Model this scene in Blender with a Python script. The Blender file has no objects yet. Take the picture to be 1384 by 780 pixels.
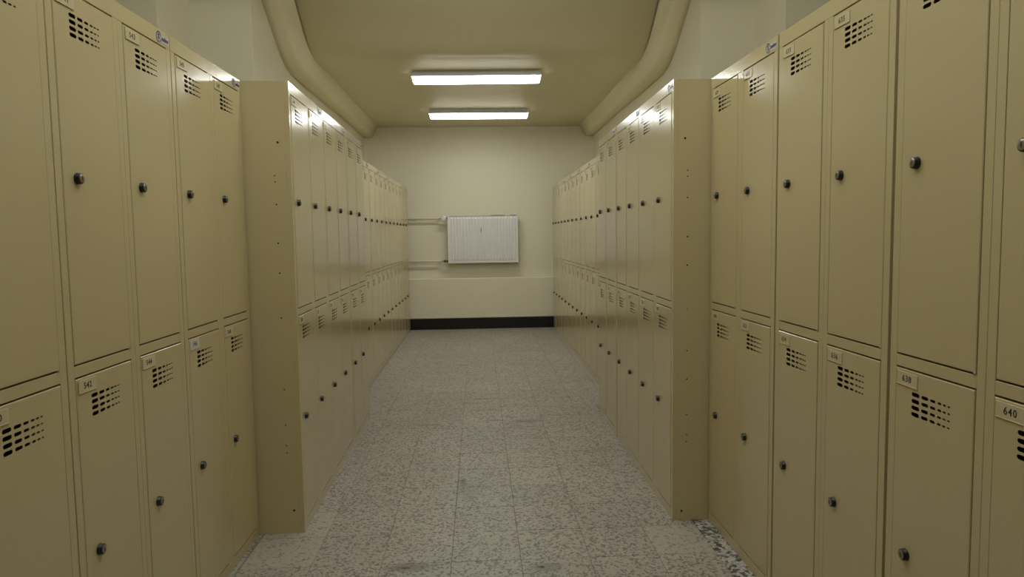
import bpy, bmesh, math, random
from mathutils import Vector, Matrix

random.seed(7)
scene = bpy.context.scene
C = scene.collection

# ------------------------------------------------------------------ camera, world, exposure
cam_data = bpy.data.cameras.new('camera')
cam_data.sensor_width = 36.0
cam_data.lens = 36.0 * 943.44 / 1384.0
cam_data.clip_start = 0.05
cam = bpy.data.objects.new('camera', cam_data)
C.objects.link(cam)
_r = Vector((0.9987391562742944, -0.04805886121778026, -0.014506673738683569))
_u = Vector((0.018098518845290474, 0.07516717172795083, 0.9970066900026436))
_f = Vector((0.046824580511918526, 0.9960121696811093, -0.07594219187653181))
cam.matrix_world = Matrix(((_r.x, _u.x, -_f.x, 0.0), (_r.y, _u.y, -_f.y, 0.0),
                           (_r.z, _u.z, -_f.z, 1.1913), (0, 0, 0, 1)))
scene.camera = cam

world = bpy.data.worlds.new('world')
scene.world = world
world.use_nodes = True
world.node_tree.nodes['Background'].inputs[0].default_value = (0.9, 0.95, 1.0, 1)
world.node_tree.nodes['Background'].inputs[1].default_value = 0.02

vs = scene.view_settings
vs.view_transform = 'Standard'
vs.look = 'None'
vs.gamma = 1.0
vs.exposure = 0.0
vs.use_curve_mapping = False
LAMP = 29.0           # emission of the far corridor lamps, underside of the cover
LAMP_SIDE = 3.0       # and its prismatic flanks
LAMP_ADDED, LAMP_ADDED_SIDE = 8.0, 43.0      # unseen lamps added to light the front part, strongest sideways
LAMP_COL = (0.975, 1.0, 0.95)

# ------------------------------------------------------------------ materials
def nodes_of(m):
    m.use_nodes = True
    nt = m.node_tree
    return nt, nt.nodes, nt.links, nt.nodes['Principled BSDF']

def mat(name, col, rough=0.5, metal=0.0, spec=0.5, var=0.0, vscale=4.0, bump=0.0, bscale=200.0, coat=0.0):
    m = bpy.data.materials.new(name)
    nt, N, L, b = nodes_of(m)
    b.inputs['Base Color'].default_value = (*col, 1)
    b.inputs['Roughness'].default_value = rough
    b.inputs['Metallic'].default_value = metal
    b.inputs['Specular IOR Level'].default_value = spec
    if coat:
        b.inputs['Coat Weight'].default_value = coat
        b.inputs['Coat Roughness'].default_value = 0.13
    tc = N.new('ShaderNodeTexCoord')
    if var:
        n = N.new('ShaderNodeTexNoise'); n.inputs['Scale'].default_value = vscale
        n.inputs['Detail'].default_value = 4
        L.new(tc.outputs['Object'], n.inputs['Vector'])
        r = N.new('ShaderNodeValToRGB')
        r.color_ramp.elements[0].position = 0.3; r.color_ramp.elements[1].position = 0.7
        r.color_ramp.elements[0].color = (*[c * (1 - var) for c in col], 1)
        r.color_ramp.elements[1].color = (*[min(1, c * (1 + var)) for c in col], 1)
        L.new(n.outputs['Fac'], r.inputs[0]); L.new(r.outputs[0], b.inputs['Base Color'])
    if bump:
        n2 = N.new('ShaderNodeTexNoise'); n2.inputs['Scale'].default_value = bscale
        n2.inputs['Detail'].default_value = 3
        L.new(tc.outputs['Object'], n2.inputs['Vector'])
        bp = N.new('ShaderNodeBump'); bp.inputs['Strength'].default_value = bump
        bp.inputs['Distance'].default_value = 0.002
        L.new(n2.outputs['Fac'], bp.inputs['Height']); L.new(bp.outputs[0], b.inputs['Normal'])
    return m

LOCKER = (0.56, 0.472, 0.268)
M = {}
M['locker'] = mat('locker_paint', LOCKER, 0.19, 0, 0.6, var=0.015, vscale=1.5, bump=0.06, bscale=420, coat=0.35)
M['plate'] = mat('plate_plastic', (0.60, 0.525, 0.33), 0.18, 0, 0.5)
M['plate_white'] = mat('plate_white', (0.62, 0.58, 0.55), 0.2)
M['ink'] = mat('dark_ink', (0.045, 0.042, 0.035), 0.5)
M['black'] = mat('black_plastic', (0.008, 0.008, 0.009), 0.35)
M['chrome'] = mat('lock_metal', (0.34, 0.31, 0.25), 0.35, 0.8)
M['pin'] = mat('pin_steel', (0.5, 0.5, 0.52), 0.35, 0.9)
M['hole'] = mat('hole_dark', (0.004, 0.004, 0.004), 0.9)
M['sticker'] = mat('sticker_white', (0.52, 0.48, 0.46), 0.3)
M['blue'] = mat('sticker_blue', (0.06, 0.045, 0.13), 0.4)
M['navy'] = mat('sticker_navy', (0.04, 0.04, 0.09), 0.4)
M['teal'] = mat('sticker_teal', (0.12, 0.16, 0.14), 0.4)
M['wall'] = mat('cream_paint', (0.80, 0.76, 0.60), 0.45, 0, 0.35, var=0.02, vscale=1.2, bump=0.12, bscale=60)
M['wall_back'] = M['wall']
M['ceil'] = mat('ceiling_paint', (0.86, 0.80, 0.585), 0.55, 0, 0.3, var=0.025, vscale=1.5, bump=0.18, bscale=14)
M['base'] = mat('black_skirting', (0.006, 0.006, 0.007), 0.3, 0, 0.4, bump=0.1, bscale=30)
M['rad'] = mat('radiator_enamel', (0.79, 0.775, 0.76), 0.35, 0, 0.5, var=0.02, vscale=6)
M['pipe'] = mat('pipe_paint', (0.74, 0.69, 0.55), 0.35)
M['brass'] = mat('valve_brass', (0.16, 0.12, 0.07), 0.4, 0.7)
M['knob'] = mat('valve_white', (0.72, 0.71, 0.69), 0.3)
M['rust'] = mat('rust_brown', (0.12, 0.09, 0.06), 0.8)
M['housing'] = mat('lamp_housing', (0.66, 0.68, 0.74), 0.5)

def emit(name, strength):
    m = bpy.data.materials.new(name)
    nt, N, L, b = nodes_of(m)
    b.inputs['Base Color'].default_value = (0.85, 0.85, 0.85, 1)
    b.inputs['Emission Color'].default_value = (*LAMP_COL, 1)
    b.inputs['Emission Strength'].default_value = strength
    return m
M['glow'] = [emit('diffuser_glow', LAMP), emit('diffuser_flank', LAMP_SIDE)]
M['glow_added'] = [emit('added_glow_front', LAMP_ADDED), emit('added_flank_front', LAMP_ADDED_SIDE)]

def terrazzo(name, chip=0.40, dark=(0.150, 0.134, 0.108), base=(0.44, 0.405, 0.357), scale=118.0, stains=(), rnd=0.03):
    m = bpy.data.materials.new(name)
    nt, N, L, b = nodes_of(m)
    geo = N.new('ShaderNodeNewGeometry')
    warp = N.new('ShaderNodeTexNoise'); warp.inputs['Scale'].default_value = 80; warp.inputs['Detail'].default_value = 2
    L.new(geo.outputs['Position'], warp.inputs['Vector'])
    wm = N.new('ShaderNodeVectorMath'); wm.operation = 'MULTIPLY_ADD'
    wm.inputs[1].default_value = (0.010, 0.010, 0.0)
    L.new(warp.outputs['Color'], wm.inputs[0]); L.new(geo.outputs['Position'], wm.inputs[2])
    def vor(sc, th, soft):
        v = N.new('ShaderNodeTexVoronoi'); v.inputs['Scale'].default_value = sc
        L.new(wm.outputs[0], v.inputs['Vector'])
        s = N.new('ShaderNodeSeparateColor'); L.new(v.outputs['Color'], s.inputs[0])
        r = N.new('ShaderNodeMapRange'); r.inputs[1].default_value = th; r.inputs[2].default_value = th + soft
        L.new(s.outputs[0], r.inputs[0])
        return v, s, r
    v1, s1, r1 = vor(scale, 1 - chip, 0.22)
    v2, s2, r2 = vor(scale * 1.9, 1 - chip * 0.75, 0.3)
    # base tone: cement with lighter chips and wide patches
    big = N.new('ShaderNodeTexNoise'); big.inputs['Scale'].default_value = 1.7; big.inputs['Detail'].default_value = 5
    L.new(geo.outputs['Position'], big.inputs['Vector'])
    cr = N.new('ShaderNodeValToRGB')
    cr.color_ramp.elements[0].position = 0.30; cr.color_ramp.elements[1].position = 0.72
    cr.color_ramp.elements[0].color = (*[c * 0.86 for c in base], 1)
    cr.color_ramp.elements[1].color = (base[0] * 1.08, base[1] * 1.09, base[2] * 1.13, 1)
    L.new(big.outputs['Fac'], cr.inputs[0])
    def mix(fac, a, bcol, blend='MIX'):
        x = N.new('ShaderNodeMix'); x.data_type = 'RGBA'; x.blend_type = blend
        if hasattr(fac, 'is_linked'): L.new(fac, x.inputs[0])
        else: x.inputs[0].default_value = fac
        for sock, val in ((x.inputs[6], a), (x.inputs[7], bcol)):
            if hasattr(val, 'is_linked'): L.new(val, sock)
            else: sock.default_value = (*val, 1)
        return x.outputs[2]
    lightchip = N.new('ShaderNodeMapRange'); lightchip.inputs[1].default_value = 0.75; lightchip.inputs[2].default_value = 0.9
    lightchip.inputs[4].default_value = 0.35
    L.new(s2.outputs[1], lightchip.inputs[0])
    c = mix(lightchip.outputs[0], cr.outputs[0], (0.54, 0.505, 0.435))
    f2 = N.new('ShaderNodeMath'); f2.operation = 'MULTIPLY'; f2.inputs[1].default_value = 0.55
    L.new(r2.outputs[0], f2.inputs[0])
    c = mix(f2.outputs[0], c, tuple(min(1, d * 1.7) for d in dark))
    f1 = N.new('ShaderNodeMath'); f1.operation = 'MULTIPLY'; f1.inputs[1].default_value = 0.85
    L.new(r1.outputs[0], f1.inputs[0])
    c = mix(f1.outputs[0], c, dark)
    # each tile a touch lighter or darker
    oi = N.new('ShaderNodeObjectInfo')
    tr = N.new('ShaderNodeMapRange'); tr.inputs[3].default_value = 1 - rnd * 1.6; tr.inputs[4].default_value = 1 + rnd
    L.new(oi.outputs['Random'], tr.inputs[0])
    hv = N.new('ShaderNodeHueSaturation'); L.new(tr.outputs[0], hv.inputs['Value']); L.new(c, hv.inputs['Color'])
    c = hv.outputs[0]
    # scuffs and grime with a place of their own
    for (x, y, rx, ry, amt, col) in stains:
        mp = N.new('ShaderNodeVectorMath'); mp.operation = 'SUBTRACT'; mp.inputs[1].default_value = (x, y, 0)
        L.new(wm.outputs[0], mp.inputs[0])
        sc = N.new('ShaderNodeVectorMath'); sc.operation = 'MULTIPLY'; sc.inputs[1].default_value = (1 / rx, 1 / ry, 0)
        L.new(mp.outputs[0], sc.inputs[0])
        ln = N.new('ShaderNodeVectorMath'); ln.operation = 'LENGTH'; L.new(sc.outputs[0], ln.inputs[0])
        mr = N.new('ShaderNodeMapRange'); mr.interpolation_type = 'SMOOTHSTEP'
        mr.inputs[1].default_value = 1.0; mr.inputs[2].default_value = 0.15
        mr.inputs[3].default_value = 0.0; mr.inputs[4].default_value = amt
        L.new(ln.outputs['Value'], mr.inputs[0])
        c = mix(mr.outputs[0], c, col)
    L.new(c, b.inputs['Base Color'])
    rr = N.new('ShaderNodeMapRange'); rr.inputs[3].default_value = 0.38; rr.inputs[4].default_value = 0.55
    L.new(big.outputs['Fac'], rr.inputs[0]); L.new(rr.outputs[0], b.inputs['Roughness'])
    b.inputs['Specular IOR Level'].default_value = 0.45
    return m

GR = (0.17, 0.155, 0.125)
STAINS = [(-0.27, 2.46, 0.13, 0.05, 0.75, GR), (-0.28, 2.455, 0.025, 0.014, 0.9, (0.06, 0.05, 0.03)),
          (0.225, 2.42, 0.10, 0.055, 0.6, GR), (0.212, 2.425, 0.014, 0.012, 0.95, (0.02, 0.02, 0.015)),
          (-0.09, 3.33, 0.022, 0.07, 0.75, (0.10, 0.095, 0.08)), (-0.06, 3.20, 0.09, 0.16, 0.35, GR),
          (-0.07, 4.92, 0.14, 0.035, 0.55, GR), (0.30, 4.40, 0.17, 0.05, 0.6, GR), (-0.33, 4.37, 0.11, 0.04, 0.5, GR),
          (0.05, 4.72, 0.22, 0.03, 0.45, GR), (0.02, 5.05, 0.2, 0.035, 0.35, GR), (-0.15, 6.42, 0.16, 0.06, 0.45, GR),
          (0.34, 6.40, 0.16, 0.06, 0.45, GR), (0.08, 4.44, 0.1, 0.03, 0.5, GR)]
M['terrazzo'] = terrazzo('terrazzo', stains=STAINS)
M['terrazzo_pale'] = terrazzo('terrazzo_pale', chip=0.22, base=(0.445, 0.413, 0.35), scale=110, rnd=0.02)
M['terrazzo_bold'] = terrazzo('terrazzo_bold', chip=0.48, dark=(0.02, 0.02, 0.022), base=(0.56, 0.54, 0.49), scale=72, rnd=0.02)
M['grout'] = mat('grout', (0.235, 0.217, 0.182), 0.8)

# ------------------------------------------------------------------ helpers
def box(bm, x0, x1, y0, y1, z0, z1, mi=0, bev=0.0):
    r = bmesh.ops.create_cube(bm, size=1.0)
    vs_ = r['verts']
    for v in vs_:
        v.co = Vector((x0 + (v.co.x + .5) * (x1 - x0), y0 + (v.co.y + .5) * (y1 - y0), z0 + (v.co.z + .5) * (z1 - z0)))
    fs = set(f for v in vs_ for f in v.link_faces)
    for f in fs: f.material_index = mi
    if bev:
        es = list(set(e for v in vs_ for e in v.link_edges))
        bmesh.ops.bevel(bm, geom=es, offset=bev, segments=1, affect='EDGES', material=-1)

def lathe(bm, prof, segs=20, origin=(0, 0, 0), axis='Z', mis=None, cap0=True, cap1=True):
    """prof: list of (radius, along). axis 'Y-' runs the profile towards -Y, 'X' towards +X, 'Z' up."""
    o = Vector(origin); rings = []
    def pt(r, a, t):
        c, s = r * math.cos(t), r * math.sin(t)
        if axis == 'Z': return o + Vector((c, s, a))
        if axis == 'Y-': return o + Vector((c, -a, s))
        if axis == 'X': return o + Vector((a, c, s))
    for (r, a) in prof:
        rings.append([bm.verts.new(pt(r, a, 2 * math.pi * k / segs)) for k in range(segs)])
    for i in range(len(rings) - 1):
        for k in range(segs):
            f = bm.faces.new((rings[i][k], rings[i][(k + 1) % segs], rings[i + 1][(k + 1) % segs], rings[i + 1][k]))
            f.smooth = True
            if mis: f.material_index = mis[i]
    if cap0: bm.faces.new(list(reversed(rings[0]))).material_index = mis[0] if mis else 0
    if cap1: bm.faces.new(rings[-1]).material_index = mis[-1] if mis else 0

def mesh(name, bm, mats, normals=True):
    if normals: bmesh.ops.recalc_face_normals(bm, faces=bm.faces[:])
    me = bpy.data.meshes.new(name); bm.to_mesh(me); bm.free()
    for m in (mats if isinstance(mats, (list, tuple)) else [mats]): me.materials.append(m)
    return me

def put(name, me, parent=None, loc=(0, 0, 0), rotz=0.0):
    o = bpy.data.objects.new(name, me); C.objects.link(o)
    o.location = loc; o.rotation_euler = (0, 0, rotz)
    if parent: o.parent = parent
    return o

def struct(name, bm, m, **k):
    o = put(name, mesh(name, bm, m, **k)); o['kind'] = 'structure'; return o

def thing(name, label, cat, loc=(0, 0, 0), rotz=0.0, group=None):
    o = bpy.data.objects.new(name, None); C.objects.link(o)
    o.empty_display_size = 0.1
    o.location = loc; o.rotation_euler = (0, 0, rotz)
    o['label'] = label; o['category'] = cat
    if group: o['group'] = group
    return o

# ------------------------------------------------------------------ the room
YB = 9.0
def ceil_z(y):
    """flat 2.57 at the far end, then rising towards the camera"""
    if y >= 5.62: return 2.57
    t = 5.62 - y
    k = 0.40
    return 2.57 + (0.62 * t * t / (2 * k) if t < k else 0.62 * (t - k / 2))
YSTEP = 4.65
ZN = ceil_z(YSTEP) + 0.02
LX, RX = -1.42, 1.49       # side walls of the far part
L2, R2 = -1.81, 1.85       # first jog
L3, R3 = -2.6, 2.65        # front part
Y2 = 4.18
YR = -3.2

def wall_from_plan(name, pts, outer, ztop, m):
    bm = bmesh.new()
    plan = pts + outer
    lo = [bm.verts.new((x, y, 0)) for x, y in plan]
    hi = [bm.verts.new((x, y, ztop)) for x, y in plan]
    n = len(plan)
    for i in range(n):
        bm.faces.new((lo[i], lo[(i + 1) % n], hi[(i + 1) % n], hi[i]))
    bm.faces.new(lo); bm.faces.new(hi)
    return struct(name, bm, m)
ZT = ZN + 0.12
wall_from_plan('wall_left', [(L3, YR), (L3, Y2), (L2, Y2), (L2, YSTEP), (LX, YSTEP), (LX, YB)],
               [(-2.9, YB), (-2.9, YR)], ZT, M['wall'])
wall_from_plan('wall_right', [(R3, YR), (R3, Y2), (R2, Y2), (R2, YSTEP), (RX, YSTEP), (RX, YB)],
               [(2.95, YB), (2.95, YR)], ZT, M['wall'])
bm = bmesh.new(); box(bm, -2.9, 2.95, YB, YB + 0.2, 0, ZT); struct('wall_back', bm, M['wall_back'])
bm = bmesh.new(); box(bm, -2.9, 2.95, YR - 0.2, YR, 0, ZT); struct('wall_front', bm, M['wall'])

# ceiling: low flat part, slope, high part, one slab extruded across
bm = bmesh.new()
path = [(YB, 2.57), (7.5, 2.57), (6.2, 2.57)]
y = 5.64
while y > YSTEP + 0.01:
    path.append((y, ceil_z(y))); y -= 0.05
path += [(YSTEP, ceil_z(YSTEP))]
lo, hi = [], []
for x in (LX, RX):
    lo.append([bm.verts.new((x, yy, zz)) for yy, zz in path])
    hi.append([bm.verts.new((x, yy, ZT)) for yy, zz in path])
for i in range(len(path) - 1):
    f = bm.faces.new((lo[0][i], lo[1][i], lo[1][i + 1], lo[0][i + 1])); f.smooth = True
    bm.faces.new((hi[0][i], hi[1][i], hi[1][i + 1], hi[0][i + 1]))
    for s in (0, 1): bm.faces.new((lo[s][i], lo[s][i + 1], hi[s][i + 1], hi[s][i]))
for i in (0, -1): bm.faces.new((lo[0][i], lo[1][i], hi[1][i], hi[0][i]))
ce = struct('ceiling', bm, M['ceil'])
bm = bmesh.new()
box(bm, L3, R3, YR, Y2, ZN, ZN + 0.12)
box(bm, L2, R2, Y2, YSTEP, ZN, ZN + 0.12)
struct('ceiling', bm, M['ceil'])

# rounded haunches along both sides of the ceiling
def haunch(name, xw, s):
    """s = +1: the haunch grows towards +X from the wall xw"""
    prof = [(0.0, -0.120), (0.05, -0.120), (0.088, -0.118), (0.108, -0.111), (0.121, -0.098), (0.131, -0.080),
            (0.141, -0.055), (0.150, -0.030), (0.160, -0.012), (0.174, -0.002), (0.188, 0.004), (0.0, 0.004)]
    ys = [YB - 0.001, 8.2, 7.4, 6.6, 6.0, 5.8]
    yy = 5.66
    while yy > YSTEP + 0.02: ys.append(yy); yy -= 0.05
    ys.append(YSTEP)
    bm = bmesh.new(); rings = []
    for yv in ys:
        z = ceil_z(yv + 0.02)
        w = 1 + 0.03 * math.sin(yv * 3.1)            # hand-plastered
        rings.append([bm.verts.new((xw + s * dx * w, yv, z + dz * (1 + 0.05 * math.sin(yv * 2.3)))) for dx, dz in prof])
    n = len(prof)
    for i in range(len(rings) - 1):
        for k in range(n):
            f = bm.faces.new((rings[i][k], rings[i][(k + 1) % n], rings[i + 1][(k + 1) % n], rings[i + 1][k]))
            f.smooth = k < 10
    bm.faces.new(rings[0]); bm.faces.new(rings[-1])
    return struct(name, bm, M['ceil'])
haunch('trim_1', LX, 1)
haunch('trim_2', RX, -1)

# boxed ledge low on the end wall, black skirting under it
bm = bmesh.new(); box(bm, LX, RX, 8.93, YB, 0.138, 0.652, bev=0.008); struct('trim_3', bm, M['wall'])
bm = bmesh.new()
n = 24
pts = []
for i in range(n + 1):
    x = LX + (RX - LX) * i / n
    pts.append((x, 0.137 + 0.003 * math.sin(i * 1.7), 0.0))
f0 = [bm.verts.new((x, 8.922, 0)) for x, z, _ in pts]; f1 = [bm.verts.new((x, 8.922, z - 0.001)) for x, z, _ in pts]
b0 = [bm.verts.new((x, YB, 0)) for x, z, _ in pts]; b1 = [bm.verts.new((x, YB, 0.1365)) for x, z, _ in pts]
for i in range(n):
    bm.faces.new((f0[i], f0[i + 1], f1[i + 1], f1[i])); bm.faces.new((f1[i], f1[i + 1], b1[i + 1], b1[i]))
    bm.faces.new((b0[i], b0[i + 1], b1[i + 1], b1[i])); bm.faces.new((f0[i], f0[i + 1], b0[i + 1], b0[i]))
for i in (0, n): bm.faces.new((f0[i], f1[i], b1[i], b0[i]))
struct('baseboard_back', bm, M['base'])

# floor: slab plus single terrazzo tiles where the photo shows them
bm = bmesh.new(); box(bm, -2.9, 2.95, YR - 0.2, YB + 0.2, -0.15, -0.0025)
floor = struct('floor', bm, M['grout'])
bm = bmesh.new()
for (x0, x1, y0, y1) in ((-2.6, 2.65, YR, 1.715), (-2.6, -0.8902, 1.715, YB), (1.1498, 2.65, 1.715, YB)):
    box(bm, x0, x1, y0, y1, -0.0025, -0.0003)
fs = put('floor_screed', mesh('floor_screed', bm, M['terrazzo']), floor)
T = 0.255
def tile_mesh(m, ly=T, lx=T):
    bm = bmesh.new(); g = 0.0010; c = 0.0007
    lo = [(g, g), (lx - g, g), (lx - g, ly - g), (g, ly - g)]
    i_ = [(g + c, g + c), (lx - g - c, g + c), (lx - g - c, ly - g - c), (g + c, ly - g - c)]
    a = [bm.verts.new((x, y, -0.0025)) for x, y in lo]
    b = [bm.verts.new((x, y, -0.0006)) for x, y in lo]
    d = [bm.verts.new((x, y, 0)) for x, y in i_]
    for k in range(4):
        bm.faces.new((a[k], a[(k + 1) % 4], b[(k + 1) % 4], b[k]))
        bm.faces.new((b[k], b[(k + 1) % 4], d[(k + 1) % 4], d[k]))
    bm.faces.new(d)
    return mesh('tile', bm, m)
CUT = 0.035            # the odd strip along the right lockers is wider than its column
tA, tP = tile_mesh(M['terrazzo']), tile_mesh(M['terrazzo_pale'])
tAn, tPn = tile_mesh(M['terrazzo'], lx=T - CUT), tile_mesh(M['terrazzo_pale'], lx=T - CUT)
tBm = tile_mesh(M['terrazzo_bold'], lx=T + CUT)
X0, Y0 = -0.885, 1.72
nrow = int((8.925 - Y0) / T)
cols = 8
rest = 8.925 - (Y0 + nrow * T)
tl = tile_mesh(M['terrazzo'], rest) if rest > 0.02 else None
for j in range(nrow + (1 if tl else 0)):
    for i in range(cols):
        x, y = X0 + i * T, Y0 + j * T
        me = tA if j < nrow else tl
        if j < nrow:
            if i == 6 and j <= 4: me = tPn if j == 3 else tAn
            if i == 7 and j <= 4: me = tBm; x -= CUT
            if i in (0,) and j in (3, 4): me = tP
        o = put('tile', me, floor, (x, y, random.uniform(-0.0002, 0.0001)))

# ------------------------------------------------------------------ ceiling lamps
def lamp_meshes(glow):
    Lh = 0.54
    bm = bmesh.new()      # sheet-metal tray, trapezoid section, narrower at the ceiling
    sec = [(-0.060, 0.0), (0.060, 0.0), (0.073, -0.050), (-0.073, -0.050)]
    e = [0.010, 0.010, 0.0, 0.0]
    ra = [bm.verts.new((-Lh + e[k], yy, zz)) for k, (yy, zz) in enumerate(sec)]
    rb = [bm.verts.new((Lh - e[k], yy, zz)) for k, (yy, zz) in enumerate(sec)]
    for k in range(4): bm.faces.new((ra[k], ra[(k + 1) % 4], rb[(k + 1) % 4], rb[k]))
    bm.faces.new(ra); bm.faces.new(rb)
    for k in (-0.42, -0.10, 0.22, 0.46): box(bm, k, k + 0.03, -0.077, -0.070, -0.050, -0.038)      # clips
    hm = mesh('housing', bm, M['housing'])
    bm = bmesh.new()      # prismatic cover
    sec = [(-0.070, -0.0505), (0.070, -0.0505), (0.056, -0.084), (0.046, -0.092), (-0.046, -0.092), (-0.056, -0.084)]
    e = [0.0, 0.0, 0.009, 0.014, 0.014, 0.009]
    ra = [bm.verts.new((-Lh + e[k], yy, zz)) for k, (yy, zz) in enumerate(sec)]
    rb = [bm.verts.new((Lh - e[k], yy, zz)) for k, (yy, zz) in enumerate(sec)]
    n = len(sec)
    for k in range(n): bm.faces.new((ra[k], ra[(k + 1) % n], rb[(k + 1) % n], rb[k])).material_index = int(k in (1, 5))
    bm.faces.new(ra).material_index = 1; bm.faces.new(rb).material_index = 1
    return hm, mesh('diffuser', bm, glow)
lm_far, lm_added = lamp_meshes(M['glow']), lamp_meshes(M['glow_added'])
LG = 'white ceiling lamps across the corridor'
for (x, y, z, rz, lab, lm) in (
        (0.010, 6.00, 2.57, -0.03, 'lit white batten lamp on the ceiling, the nearer and larger of the two', lm_far),
        (0.030, 7.78, 2.57, 0.0, 'lit white batten lamp on the ceiling, the farther and smaller, close to the end wall', lm_far),
        (0.0, 3.10, ZN, 0.0, 'added lamp out of view, hung just before the ceiling slopes down', lm_added),
        (0.0, 2.10, ZN, 0.0, 'added lamp out of view, hung over the corner lockers', lm_added),
        (0.0, 1.05, ZN, 0.0, 'added lamp out of view, hung over the front lockers', lm_added)):
    t = thing('ceiling_light', lab, 'lamp', (x, y, z - 0.0005), rz, LG)
    put('housing', lm[0], t); put('diffuser', lm[1], t)
    if lm is lm_added:
        t.location.z = ZN - 0.25  # added lamps hang lower to brighten the ceiling slope and walls
        for x_ in (-0.4, 0.4):
            bm = bmesh.new(); lathe(bm, [(0.005, -0.001), (0.005, 0.232), (0.022, 0.234), (0.022, 0.2495)], 12)
            put('hanger', mesh('hanger', bm, M['housing']), t, (x_, 0, 0))

# ------------------------------------------------------------------ lockers
W, D, H = 0.602, 0.49, 1.80
DW, DH = 0.253, 0.845          # door openings
SIDE, MID = 0.0245, 0.047
ZL, ZU = 0.0395, 0.9105        # bottom of the lower and the upper opening
def body_mesh():
    bm = bmesh.new(); h = W / 2; f = 0.018; b = 0.0007
    zt = ZU + DH
    box(bm, -h, h, 0, f, 0, ZL, bev=b)                              # plinth rail
    box(bm, -h, h, 0, f, zt, H, bev=b)                              # top rail
    box(bm, -h, -h + SIDE, 0, f, ZL, zt, bev=b); box(bm, h - SIDE, h, 0, f, ZL, zt, bev=b)
    box(bm, -MID / 2, -0.0004, 0, f, ZL, zt, bev=b); box(bm, 0.0004, MID / 2, 0, f, ZL, zt, bev=b)
    for x0 in (-h + SIDE, MID / 2): box(bm, x0, x0 + DW, 0, f, ZL + DH, ZU, bev=b)   # middle rails
    for x0 in (-h, h - 0.002): box(bm, x0, x0 + 0.002, f, D, 0, H)  # side sheets
    box(bm, -0.001, 0.001, f, D - 0.002, 0.02, H - 0.002)
    box(bm, -h + 0.002, h - 0.002, D - 0.002, D, 0, H)
    box(bm, -h + 0.002, h - 0.002, f, D - 0.002, H - 0.002, H)
    for z in (0.02, ZL + DH + 0.012): box(bm, -h + 0.002, h - 0.002, f, D - 0.002, z, z + 0.002)
    return mesh('body', bm, M['locker'])

SLOTX = [(.058, .027), (.0915, .0225), (.120, .017), (.1432, .0122), (.1597, .010), (.174, .0082)]
SLOTH = [.0092, .0075, .0060, .0048, .0040, .0034]
CELLX = [.054, .0883, .117, .1401, .1575, .1718, .186]
def door_mesh():
    bm = bmesh.new(); g = 0.0020; gz = 0.0038
    w, h = DW - 2 * g, DH - 2 * gz
    c = 0.0018
    yb = 0.016
    def V(x, z, y=0.0): return bm.verts.new((x, y, z))
    out = [(0, 0), (w, 0), (w, h), (0, h)]
    inn = [(c, c), (w - c, c), (w - c, h - c), (c, h - c)]
    a = [V(x, z, yb) for x, z in out]; b = [V(x, z, c * 0.8) for x, z in out]; d = [V(x, z) for x, z in inn]
    for k in range(4):
        bm.faces.new((a[k], a[(k + 1) % 4], b[(k + 1) % 4], b[k]))
        bm.faces.new((b[k], b[(k + 1) % 4], d[(k + 1) % 4], d[k]))
    rows = [h - 0.050 - 0.0146 * k for k in range(4)]
    zt, zb = rows[0] + 0.0073, rows[3] - 0.0073
    xl, xr = CELLX[0], CELLX[-1]
    for (x0, x1, z0, z1) in ((c, w - c, c, zb), (c, w - c, zt, h - c), (c, xl, zb, zt), (xr, w - c, zb, zt)):
        bm.faces.new((V(x0, z0), V(x1, z0), V(x1, z1), V(x0, z1)))
    for zc in rows:
        for k in range(6):
            x0, ln = SLOTX[k]; hh = SLOTH[k] / 2
            cx0, cx1 = CELLX[k], CELLX[k + 1]; cz0, cz1 = zc - 0.0073, zc + 0.0073
            cor = [V(cx1, cz1), V(cx0, cz1), V(cx0, cz0), V(cx1, cz0)]
            ring = []
            r = hh * 0.98
            cen = [(x0 + ln - r, zc + hh - r), (x0 + r, zc + hh - r), (x0 + r, zc - hh + r), (x0 + ln - r, zc - hh + r)]
            for q in range(4):
                for s in range(3):
                    t = math.pi / 2 * (q + s / 2)
                    ring.append(V(cen[q][0] + r * math.cos(t), cen[q][1] + r * math.sin(t)))
            back = [V(v.co.x, v.co.z, 0.0007) for v in ring]
            for q in range(4):
                i = 3 * q
                bm.faces.new((cor[q], ring[i], ring[i + 1])); bm.faces.new((cor[q], ring[i + 1], ring[i + 2]))
                bm.faces.new((cor[q], ring[i + 2], ring[(i + 3) % 12], cor[(q + 1) % 4]))
            for i in range(12):
                bm.faces.new((ring[i], ring[(i + 1) % 12], back[(i + 1) % 12], back[i]))
    bmesh.ops.remove_doubles(bm, verts=bm.verts[:], dist=1e-6)
    return mesh('door', bm, M['locker'])

def lock_mesh():
    bm = bmesh.new()
    lathe(bm, [(0.0135, -0.001), (0.0135, 0.003), (0.0125, 0.004), (0.0125, 0.0088), (0.0115, 0.0105), (0.0098, 0.0112)],
          22, axis='Y-', cap0=False, cap1=False)
    lathe(bm, [(0.0098, 0.0112), (0.0092, 0.0120), (0.006, 0.0122)], 22, axis='Y-', mis=[1, 1], cap0=False)
    box(bm, -0.0014, 0.0014, -0.0126, -0.0120, -0.005, 0.0045, mi=2)
    lathe(bm, [(0.0024, 0.0120), (0.0022, 0.0128)], 10, axis='Y-', mis=[2], cap0=False)
    return mesh('cam_lock', bm, [M['black'], M['chrome'], M['ink']])

def pin_mesh():
    bm = bmesh.new()
    lathe(bm, [(0.0036, -0.0035), (0.0036, 0.001), (0.003, 0.0016)], 10)
    return mesh('hinge_pin', bm, M['pin'])

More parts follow.
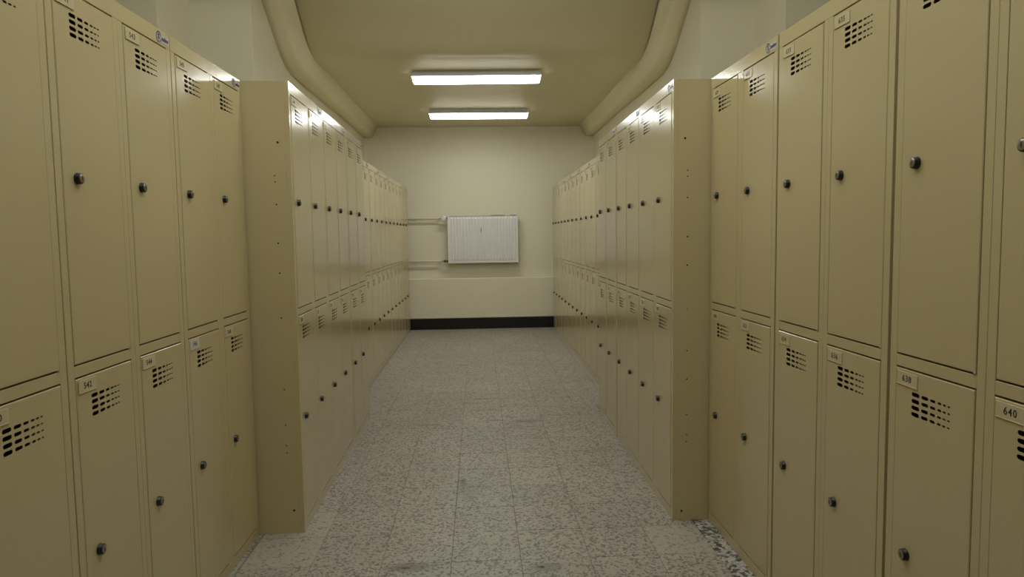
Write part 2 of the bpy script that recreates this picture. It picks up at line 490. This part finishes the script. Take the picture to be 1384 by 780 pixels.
# lettering: glyph outlines from the built-in font, made into meshes
def glyphs(txt, size, depth=0.0003, off=0.0):
    cu = bpy.data.curves.new('lettering', 'FONT'); cu.body = txt; cu.size = size
    cu.align_x = 'CENTER'; cu.align_y = 'CENTER'; cu.extrude = depth; cu.resolution_u = 2; cu.offset = off
    ob = bpy.data.objects.new('lettering', cu); C.objects.link(ob)
    dg = bpy.context.evaluated_depsgraph_get()
    ev = ob.evaluated_get(dg); me = ev.to_mesh()
    data = ([v.co.copy() for v in me.vertices], [tuple(p.vertices) for p in me.polygons])
    ev.to_mesh_clear(); bpy.data.objects.remove(ob); bpy.data.curves.remove(cu)
    return data
DIG = {d: glyphs(d, 0.0200, off=0.00025) for d in '0123456789'}
WORD = glyphs('malow', 0.0165, off=0.0006)
ESS = glyphs('S', 0.0215, off=0.0006)
def stamp(bm, data, ox, oz, oy, mi, sx=1.0, shear=0.0):
    vs_ = [bm.verts.new((ox + v.x * sx + v.y * shear, oy - v.z, oz + v.y)) for v in data[0]]
    for p in data[1]:
        try: f = bm.faces.new([vs_[k] for k in p]); f.material_index = mi
        except ValueError: pass

PW, PH = 0.074, 0.030
def plate_mesh(num, m):
    bm = bmesh.new()
    box(bm, 0, PW, -0.0016, 0.0002, -PH, 0, bev=0.0007)
    box(bm, 0.0, PW, -0.0026, -0.0014, -PH, -PH + 0.0014, bev=0.0003)     # lip the label slides behind
    box(bm, 0.0, 0.0014, -0.0026, -0.0014, -PH + 0.0014, 0, bev=0.0003)
    for k, ch in enumerate(str(num)):
        stamp(bm, DIG[ch], PW / 2 + (k - 1) * 0.0112, -PH / 2, -0.0017, 1)
    return mesh('number_plate', bm, [m, M['ink']], normals=False)

def sticker_mesh():
    bm = bmesh.new()
    w, h = 0.084, 0.034
    box(bm, -w + 0.032, -0.004, -0.0005, 0.0002, -0.013, 0.010)
    lathe(bm, [(0.0165, 0.0), (0.0165, 0.0007)], 24, (-0.066, 0, 0), axis='Y-', mis=[0], cap0=False)
    for r0, r1, t0, t1, mi in ((0.0112, 0.0158, 0.15, math.pi - 0.1, 1), (0.0112, 0.0158, math.pi + 0.25, 2 * math.pi - 0.2, 3),
                               (0.0115, 0.0155, math.pi - 0.1, math.pi + 0.25, 2)):
        k = 14; a, b = [], []
        for i in range(k + 1):
            t = t0 + (t1 - t0) * i / k
            a.append(bm.verts.new((-0.066 + r0 * math.cos(t), -0.0010, r0 * math.sin(t))))
            b.append(bm.verts.new((-0.066 + r1 * math.cos(t), -0.0010, r1 * math.sin(t))))
        for i in range(k):
            bm.faces.new((a[i], a[i + 1], b[i + 1], b[i])).material_index = mi
    stamp(bm, ESS, -0.066, 0.0, -0.0010, 1, 1.15)
    stamp(bm, WORD, -0.027, -0.001, -0.0008, 2, 0.95, 0.15)
    return mesh('maker_sticker', bm, [M['sticker'], M['navy'], M['blue'], M['teal']], normals=False)

ME = {'body': body_mesh(), 'door': door_mesh(), 'cam_lock': lock_mesh(), 'hinge_pin': pin_mesh(), 'sticker': sticker_mesh()}

def locker(lab, loc, rotz, numbers):
    """numbers: (upper left, lower left, upper right, lower right)"""
    t = thing('locker', lab, 'locker', loc, rotz, 'beige steel lockers lining the corridor')
    put('body', ME['body'], t, (0, 0, 0))
    put('maker_sticker', ME['sticker'], t, (W / 2 - 0.004, -0.0002, H - 0.0235))
    g, gz = 0.0020, 0.0038
    k = 0
    for x0 in (-W / 2 + SIDE, MID / 2):
        for z0 in (ZU, ZL):
            j = random.uniform(-0.0008, 0.0008)
            d = put('door', ME['door'], t, (x0 + g + j * 0.5, -0.0012 + j, z0 + gz))
            num = numbers[k]; k += 1
            white = num in (546,)
            p = put('number_plate', plate_mesh(num, M['plate_white'] if white else M['plate']), d,
                    (0.004 + random.uniform(-0.001, 0.004), 0, DH - 0.0076 - 0.006 + random.uniform(-0.0015, 0.0015)))
            if white: p['label'] = 'whitish number plate'
            p.rotation_euler = (0, random.uniform(-0.02, 0.02), 0)
            l = put('cam_lock', ME['cam_lock'], d, (0.053, 0, 0.42))
            l.rotation_euler = (0, random.uniform(-0.25, 0.25), 0)
            put('hinge_pin', ME['hinge_pin'], d, (DW - 0.0085, 0.003, -0.0004))
    return t

def run(side, d, slope, yref, ystarts, nums, labels, wob=0.003):
    """side -1 left, +1 right; ystarts: far-to-near or near-to-far list of the near end of each unit"""
    out = []
    for y0, nn, lab in zip(ystarts, nums, labels):
        yc = y0 + W / 2
        x = side * (d + slope * (yc - yref) + random.uniform(-wob, wob) * 0.5)
        rz = math.pi / 2 + slope if side < 0 else -math.pi / 2 - slope
        out.append(locker(lab, (x, yc, 0), rz + random.uniform(-0.001, 0.001), nn))
    return out

def FAR(side, extra):
    a = ['pale locker hidden behind the jutting %s lockers' % side]
    a += ['pale locker, %s far row, %s behind the jutting lockers' % (side, q) for q in ('first', 'second', 'third', 'fourth', 'fifth')]
    return a + ['pale locker ending the far %s row, beside the end wall%s' % (side, extra)]
YL, YRr = 2.7795, 2.7768
def lq(a): return (a, a + 1, a + 2, a + 3)
# left, front run: near ends; numbers rise away from the camera
ys = [YL - W - 0.607 * k for k in (3, 2, 1, 0)]
run(-1, 0.9034, -0.0068, YL, ys, [lq(533 + 4 * k) for k in range(4)],
    ['beige locker on the left beyond the picture edge, doors 533 to 536',
     'beige locker cut off by the left picture edge, lower door marked 540',
     'beige locker on the left, doors 541 to 544, beside the corner unit',
     'beige locker in the left corner against the jutting side panel, doors 545 to 548'])
g2l = run(-1, 0.7243, 0.009, YL, [YL + 0.010 + 0.604 * k for k in range(3)], [lq(549 + 4 * k) for k in range(3)],
    ['nearest of three jutting left lockers, bare side panel with screw holes facing the camera',
     'middle of the three jutting beige lockers on the left',
     'farthest of the three jutting beige lockers on the left'])
Y3 = 4.63
run(-1, 0.8899, -0.0038, 7.0, [Y3 + 0.603 * k for k in range(7)], [lq(561 + 4 * k) for k in range(7)],
    FAR('left', ' and radiator pipes'))
# right: facing it, the left column is the far one; numbers rise towards the camera
ys = [YRr - W - 0.611 * k for k in range(4)]
run(1, 0.9353, -0.009, YRr, ys, [lq(629 + 4 * k) for k in range(4)],
    ['beige locker in the right corner against the jutting side panel, doors 629 to 632',
     'beige locker on the right, doors 633 to 636, beside the corner unit',
     'beige locker at the right picture edge with lower doors marked 638 and 640',
     'beige locker on the right beyond the picture edge, doors 641 to 644'])
g2r = run(1, 0.7843, 0.0068, YRr, [YRr + 0.010 + 0.604 * k for k in range(3)], [lq(625 - 4 * k) for k in range(3)],
    ['nearest of three jutting right lockers, bare side panel with screw holes facing the camera',
     'middle of the three jutting beige lockers on the right',
     'farthest of the three jutting beige lockers on the right'])
run(1, 0.9424, 0.002, 7.0, [Y3 + 0.603 * k for k in range(7)], [lq(613 - 4 * k) for k in range(7)],
    FAR('right', ''))

# screw holes in the two side panels that face the camera (each a shallow dark socket)
def screw_holes(t, side, hs):
    # the panel facing the camera is the locker's left side on the left run, its right side on the right run
    xs = -W / 2 if side < 0 else W / 2
    for (yd, z, r) in hs:
        bm = bmesh.new(); sg = -1 if side < 0 else 1
        lathe(bm, [(r * 1.5, 0.0), (r * 1.45, 0.0005), (r, 0.0006)], 12, axis='X', cap0=False)
        for v in bm.verts: v.co.x *= sg
        me = mesh('screw_hole', bm, M['hole'])
        put('screw_hole', me, t, (xs, yd, z))
hl = [(.048, 1.565, .0030), (.064, 1.437, .0018), (.064, 1.413, .0018), (.062, 1.325, .0020), (.061, 1.174, .0022), (.060, 1.056, .0022),
      (.060, .878, .0020), (.060, .590, .0018), (.060, .446, .0018), (.060, .362, .0018), (.060, .332, .0018), (.040, .094, .0030)]
screw_holes(g2l[0], -1, hl)
screw_holes(g2r[0], 1, [(.047, 1.568, .0030), (.058, 1.441, .0018), (.058, 1.417, .0018), (.058, 1.333, .0020), (.058, 1.176, .0022), (.058, 1.061, .0022),
      (.058, .883, .0012), (.058, .711, .0018), (.058, .594, .0020), (.058, .446, .0018), (.058, .362, .0018), (.058, .332, .0018), (.038, .039, .0030)])

# ------------------------------------------------------------------ radiator and its pipes
RX0, RX1, RZ0, RZ1, RYF, RYB = -0.386, 0.504, 0.846, 1.452, 8.86, 8.94
t = thing('radiator', 'white ribbed panel radiator hung on the end wall', 'radiator', (0, RYB, RZ0))
def rel(bm): bmesh.ops.translate(bm, verts=bm.verts[:], vec=(0, -RYB, -RZ0)); return bm
bm = bmesh.new()       # ribbed front panel: pressed vertical channels with a flat margin
nf = 22; mx, mz = 0.030, 0.045
prof = [(RX0, 0.0)]
pw = (RX1 - RX0 - 2 * mx) / nf
for k in range(nf):
    x = RX0 + mx + k * pw
    for fx, dy in ((0.0, 0.0), (0.30, 0.0), (0.42, -0.0075), (0.88, -0.0075), (1.0, 0.0)): prof.append((x + pw * fx, dy))
prof.append((RX1, 0.0))
zs = [RZ0 + 0.004, RZ0 + 0.030, RZ0 + 0.048, RZ1 - 0.046, RZ1 - 0.028, RZ1 - 0.004]
amp = [0, 0, 1, 1, 0, 0]
grid = [[bm.verts.new((x, RYF + 0.0085 + dy * am, z)) for (x, dy) in prof] for z, am in zip(zs, amp)]
for i in range(len(zs) - 1):
    for k in range(len(prof) - 1):
        bm.faces.new((grid[i][k], grid[i][k + 1], grid[i + 1][k + 1], grid[i + 1][k]))
put('front_panel', mesh('front_panel', rel(bm), M['rad']), t)
bm = bmesh.new(); box(bm, RX0 + .004, RX1 - .004, RYB - 0.014, RYB, RZ0 + 0.006, RZ1 - 0.010); put('rear_panel', mesh('rear_panel', rel(bm), M['rad']), t)
for x in (RX0 - 0.001, RX1 - 0.011):
    bm = bmesh.new(); box(bm, x, x + 0.012, RYF + 0.001, RYB, RZ0, RZ1 - 0.002, bev=0.003); put('side_cover', mesh('side_cover', rel(bm), M['rad']), t)
bm = bmesh.new()       # top grille: rim and slats
box(bm, RX0 + 0.011, RX1 - 0.011, RYF, RYF + 0.006, RZ1 - 0.008, RZ1 + 0.003, bev=0.001)
box(bm, RX0 + 0.011, RX1 - 0.011, RYB - 0.006, RYB, RZ1 - 0.008, RZ1 + 0.003, bev=0.001)
for k in range(44):
    x = RX0 + 0.015 + k * (RX1 - RX0 - 0.034) / 43
    box(bm, x, x + 0.004, RYF + 0.006, RYB - 0.006, RZ1 - 0.006, RZ1 + 0.001)
put('top_grille', mesh('top_grille', rel(bm), M['rad']), t)
for (x0, x1) in ((0.16, 0.34), (0.40, 0.475)):
    bm = bmesh.new(); box(bm, x0, x1, RYF - 0.0012, RYF, RZ1 - 0.007, RZ1 - 0.001)
    o = put('rust_chip', mesh('rust_chip', rel(bm), M['rust']), t); o['label'] = 'brown chipped enamel'
bm = bmesh.new()
vs_ = [bm.verts.new(v) for v in ((0.035, RYF + 0.0002, 1.225), (0.041, RYF + 0.0002, 1.26), (0.038, RYF + 0.0002, 1.305), (0.032, RYF + 0.0002, 1.27))]
bm.faces.new(vs_); r_ = bmesh.ops.extrude_face_region(bm, geom=bm.faces[:])
for g_ in r_['geom']:
    if isinstance(g_, bmesh.types.BMVert): g_.co.y -= 0.0008
o = put('scratch', mesh('scratch', rel(bm), M['ink']), t); o['label'] = 'dark vertical scratch'
bm = bmesh.new()
lathe(bm, [(0.012, 0), (0.012, 0.03), (0.015, 0.032), (0.015, 0.058), (0.012, 0.060), (0.012, 0.080)], 14, (RX0 - 0.081, 8.90, 1.418), axis='X')
v_ = put('valve', mesh('valve', rel(bm), M['brass']), t)
bm = bmesh.new()       # thermostat knob pointing at the camera
lathe(bm, [(0.014, -0.012), (0.030, 0.0), (0.034, 0.012), (0.035, 0.045), (0.030, 0.052), (0.018, 0.053)], 20, (RX0 - 0.046, 8.90, 1.418), axis='Y-')
for k in range(11):
    a = 2 * math.pi * k / 11
    cx, cz = RX0 - 0.046 + 0.035 * math.cos(a), 1.418 + 0.035 * math.sin(a)
    box(bm, cx - 0.0028, cx + 0.0028, 8.858, 8.888, cz - 0.0028, cz + 0.0028)
put('thermostat_knob', mesh('thermostat_knob', rel(bm), M['knob']), v_)
bm = bmesh.new()
lathe(bm, [(0.010, 0), (0.010, 0.012), (0.016, 0.014), (0.016, 0.03), (0.011, 0.032), (0.011, 0.045), (0.015, 0.047), (0.015, 0.062)], 14, (RX0 - 0.063, 8.90, 0.876), axis='X')
lathe(bm, [(0.009, -0.004), (0.009, 0.028), (0.007, 0.03)], 12, (RX0 - 0.040, 8.90, 0.876), axis='Y-')
put('return_valve', mesh('return_valve', rel(bm), M['brass']), t)
for x in (-0.2, 0.32):
    for z in (0.95, 1.35):
        bm = bmesh.new(); box(bm, x, x + 0.03, RYB, YB - 0.001, z, z + 0.04); put('wall_bracket', mesh('wall_bracket', rel(bm), M['rad']), t)

for (z, lab, xe, n_) in ((1.418, 'upper of two thin cream heating pipes running to the radiator thermostat', RX0 - 0.084, 0),
                         (0.876, 'lower of two thin cream heating pipes running to the bottom of the radiator', RX0 - 0.066, 1)):
    t = thing('heating_pipe', lab, 'pipe', (LX, 8.93, z), 0, 'heating pipes beside the radiator')
    bm = bmesh.new(); L_ = xe - LX
    lathe(bm, [(0.013, 0.0), (0.013, L_ - 0.06), (0.013, L_ - 0.03)], 14, (0, 0, 0), axis='X', cap1=False)
    # gentle set-off that brings the pipe from the wall line to the valve
    prev = None; seg = 14
    for i in range(7):
        f = i / 6; x = L_ - 0.03 + 0.03 * f; yo = -0.03 * (3 * f * f - 2 * f ** 3)
        ring = [bm.verts.new((x, yo + 0.013 * math.cos(2 * math.pi * k / seg), 0.013 * math.sin(2 * math.pi * k / seg))) for k in range(seg)]
        if prev:
            for k in range(seg):
                bm.faces.new((prev[k], prev[(k + 1) % seg], ring[(k + 1) % seg], ring[k])).smooth = True
        prev = ring
    put('tube', mesh('tube', bm, M['pipe']), t)
    for x in (0.62, 0.92):
        bm = bmesh.new(); box(bm, x, x + 0.016, 0.0, YB - 8.93, -0.004, 0.004)
        lathe(bm, [(0.0150, 0.0), (0.0150, 0.016)], 14, (x, 0, 0), axis='X')
        put('clamp', mesh('clamp', bm, M['pipe']), t)
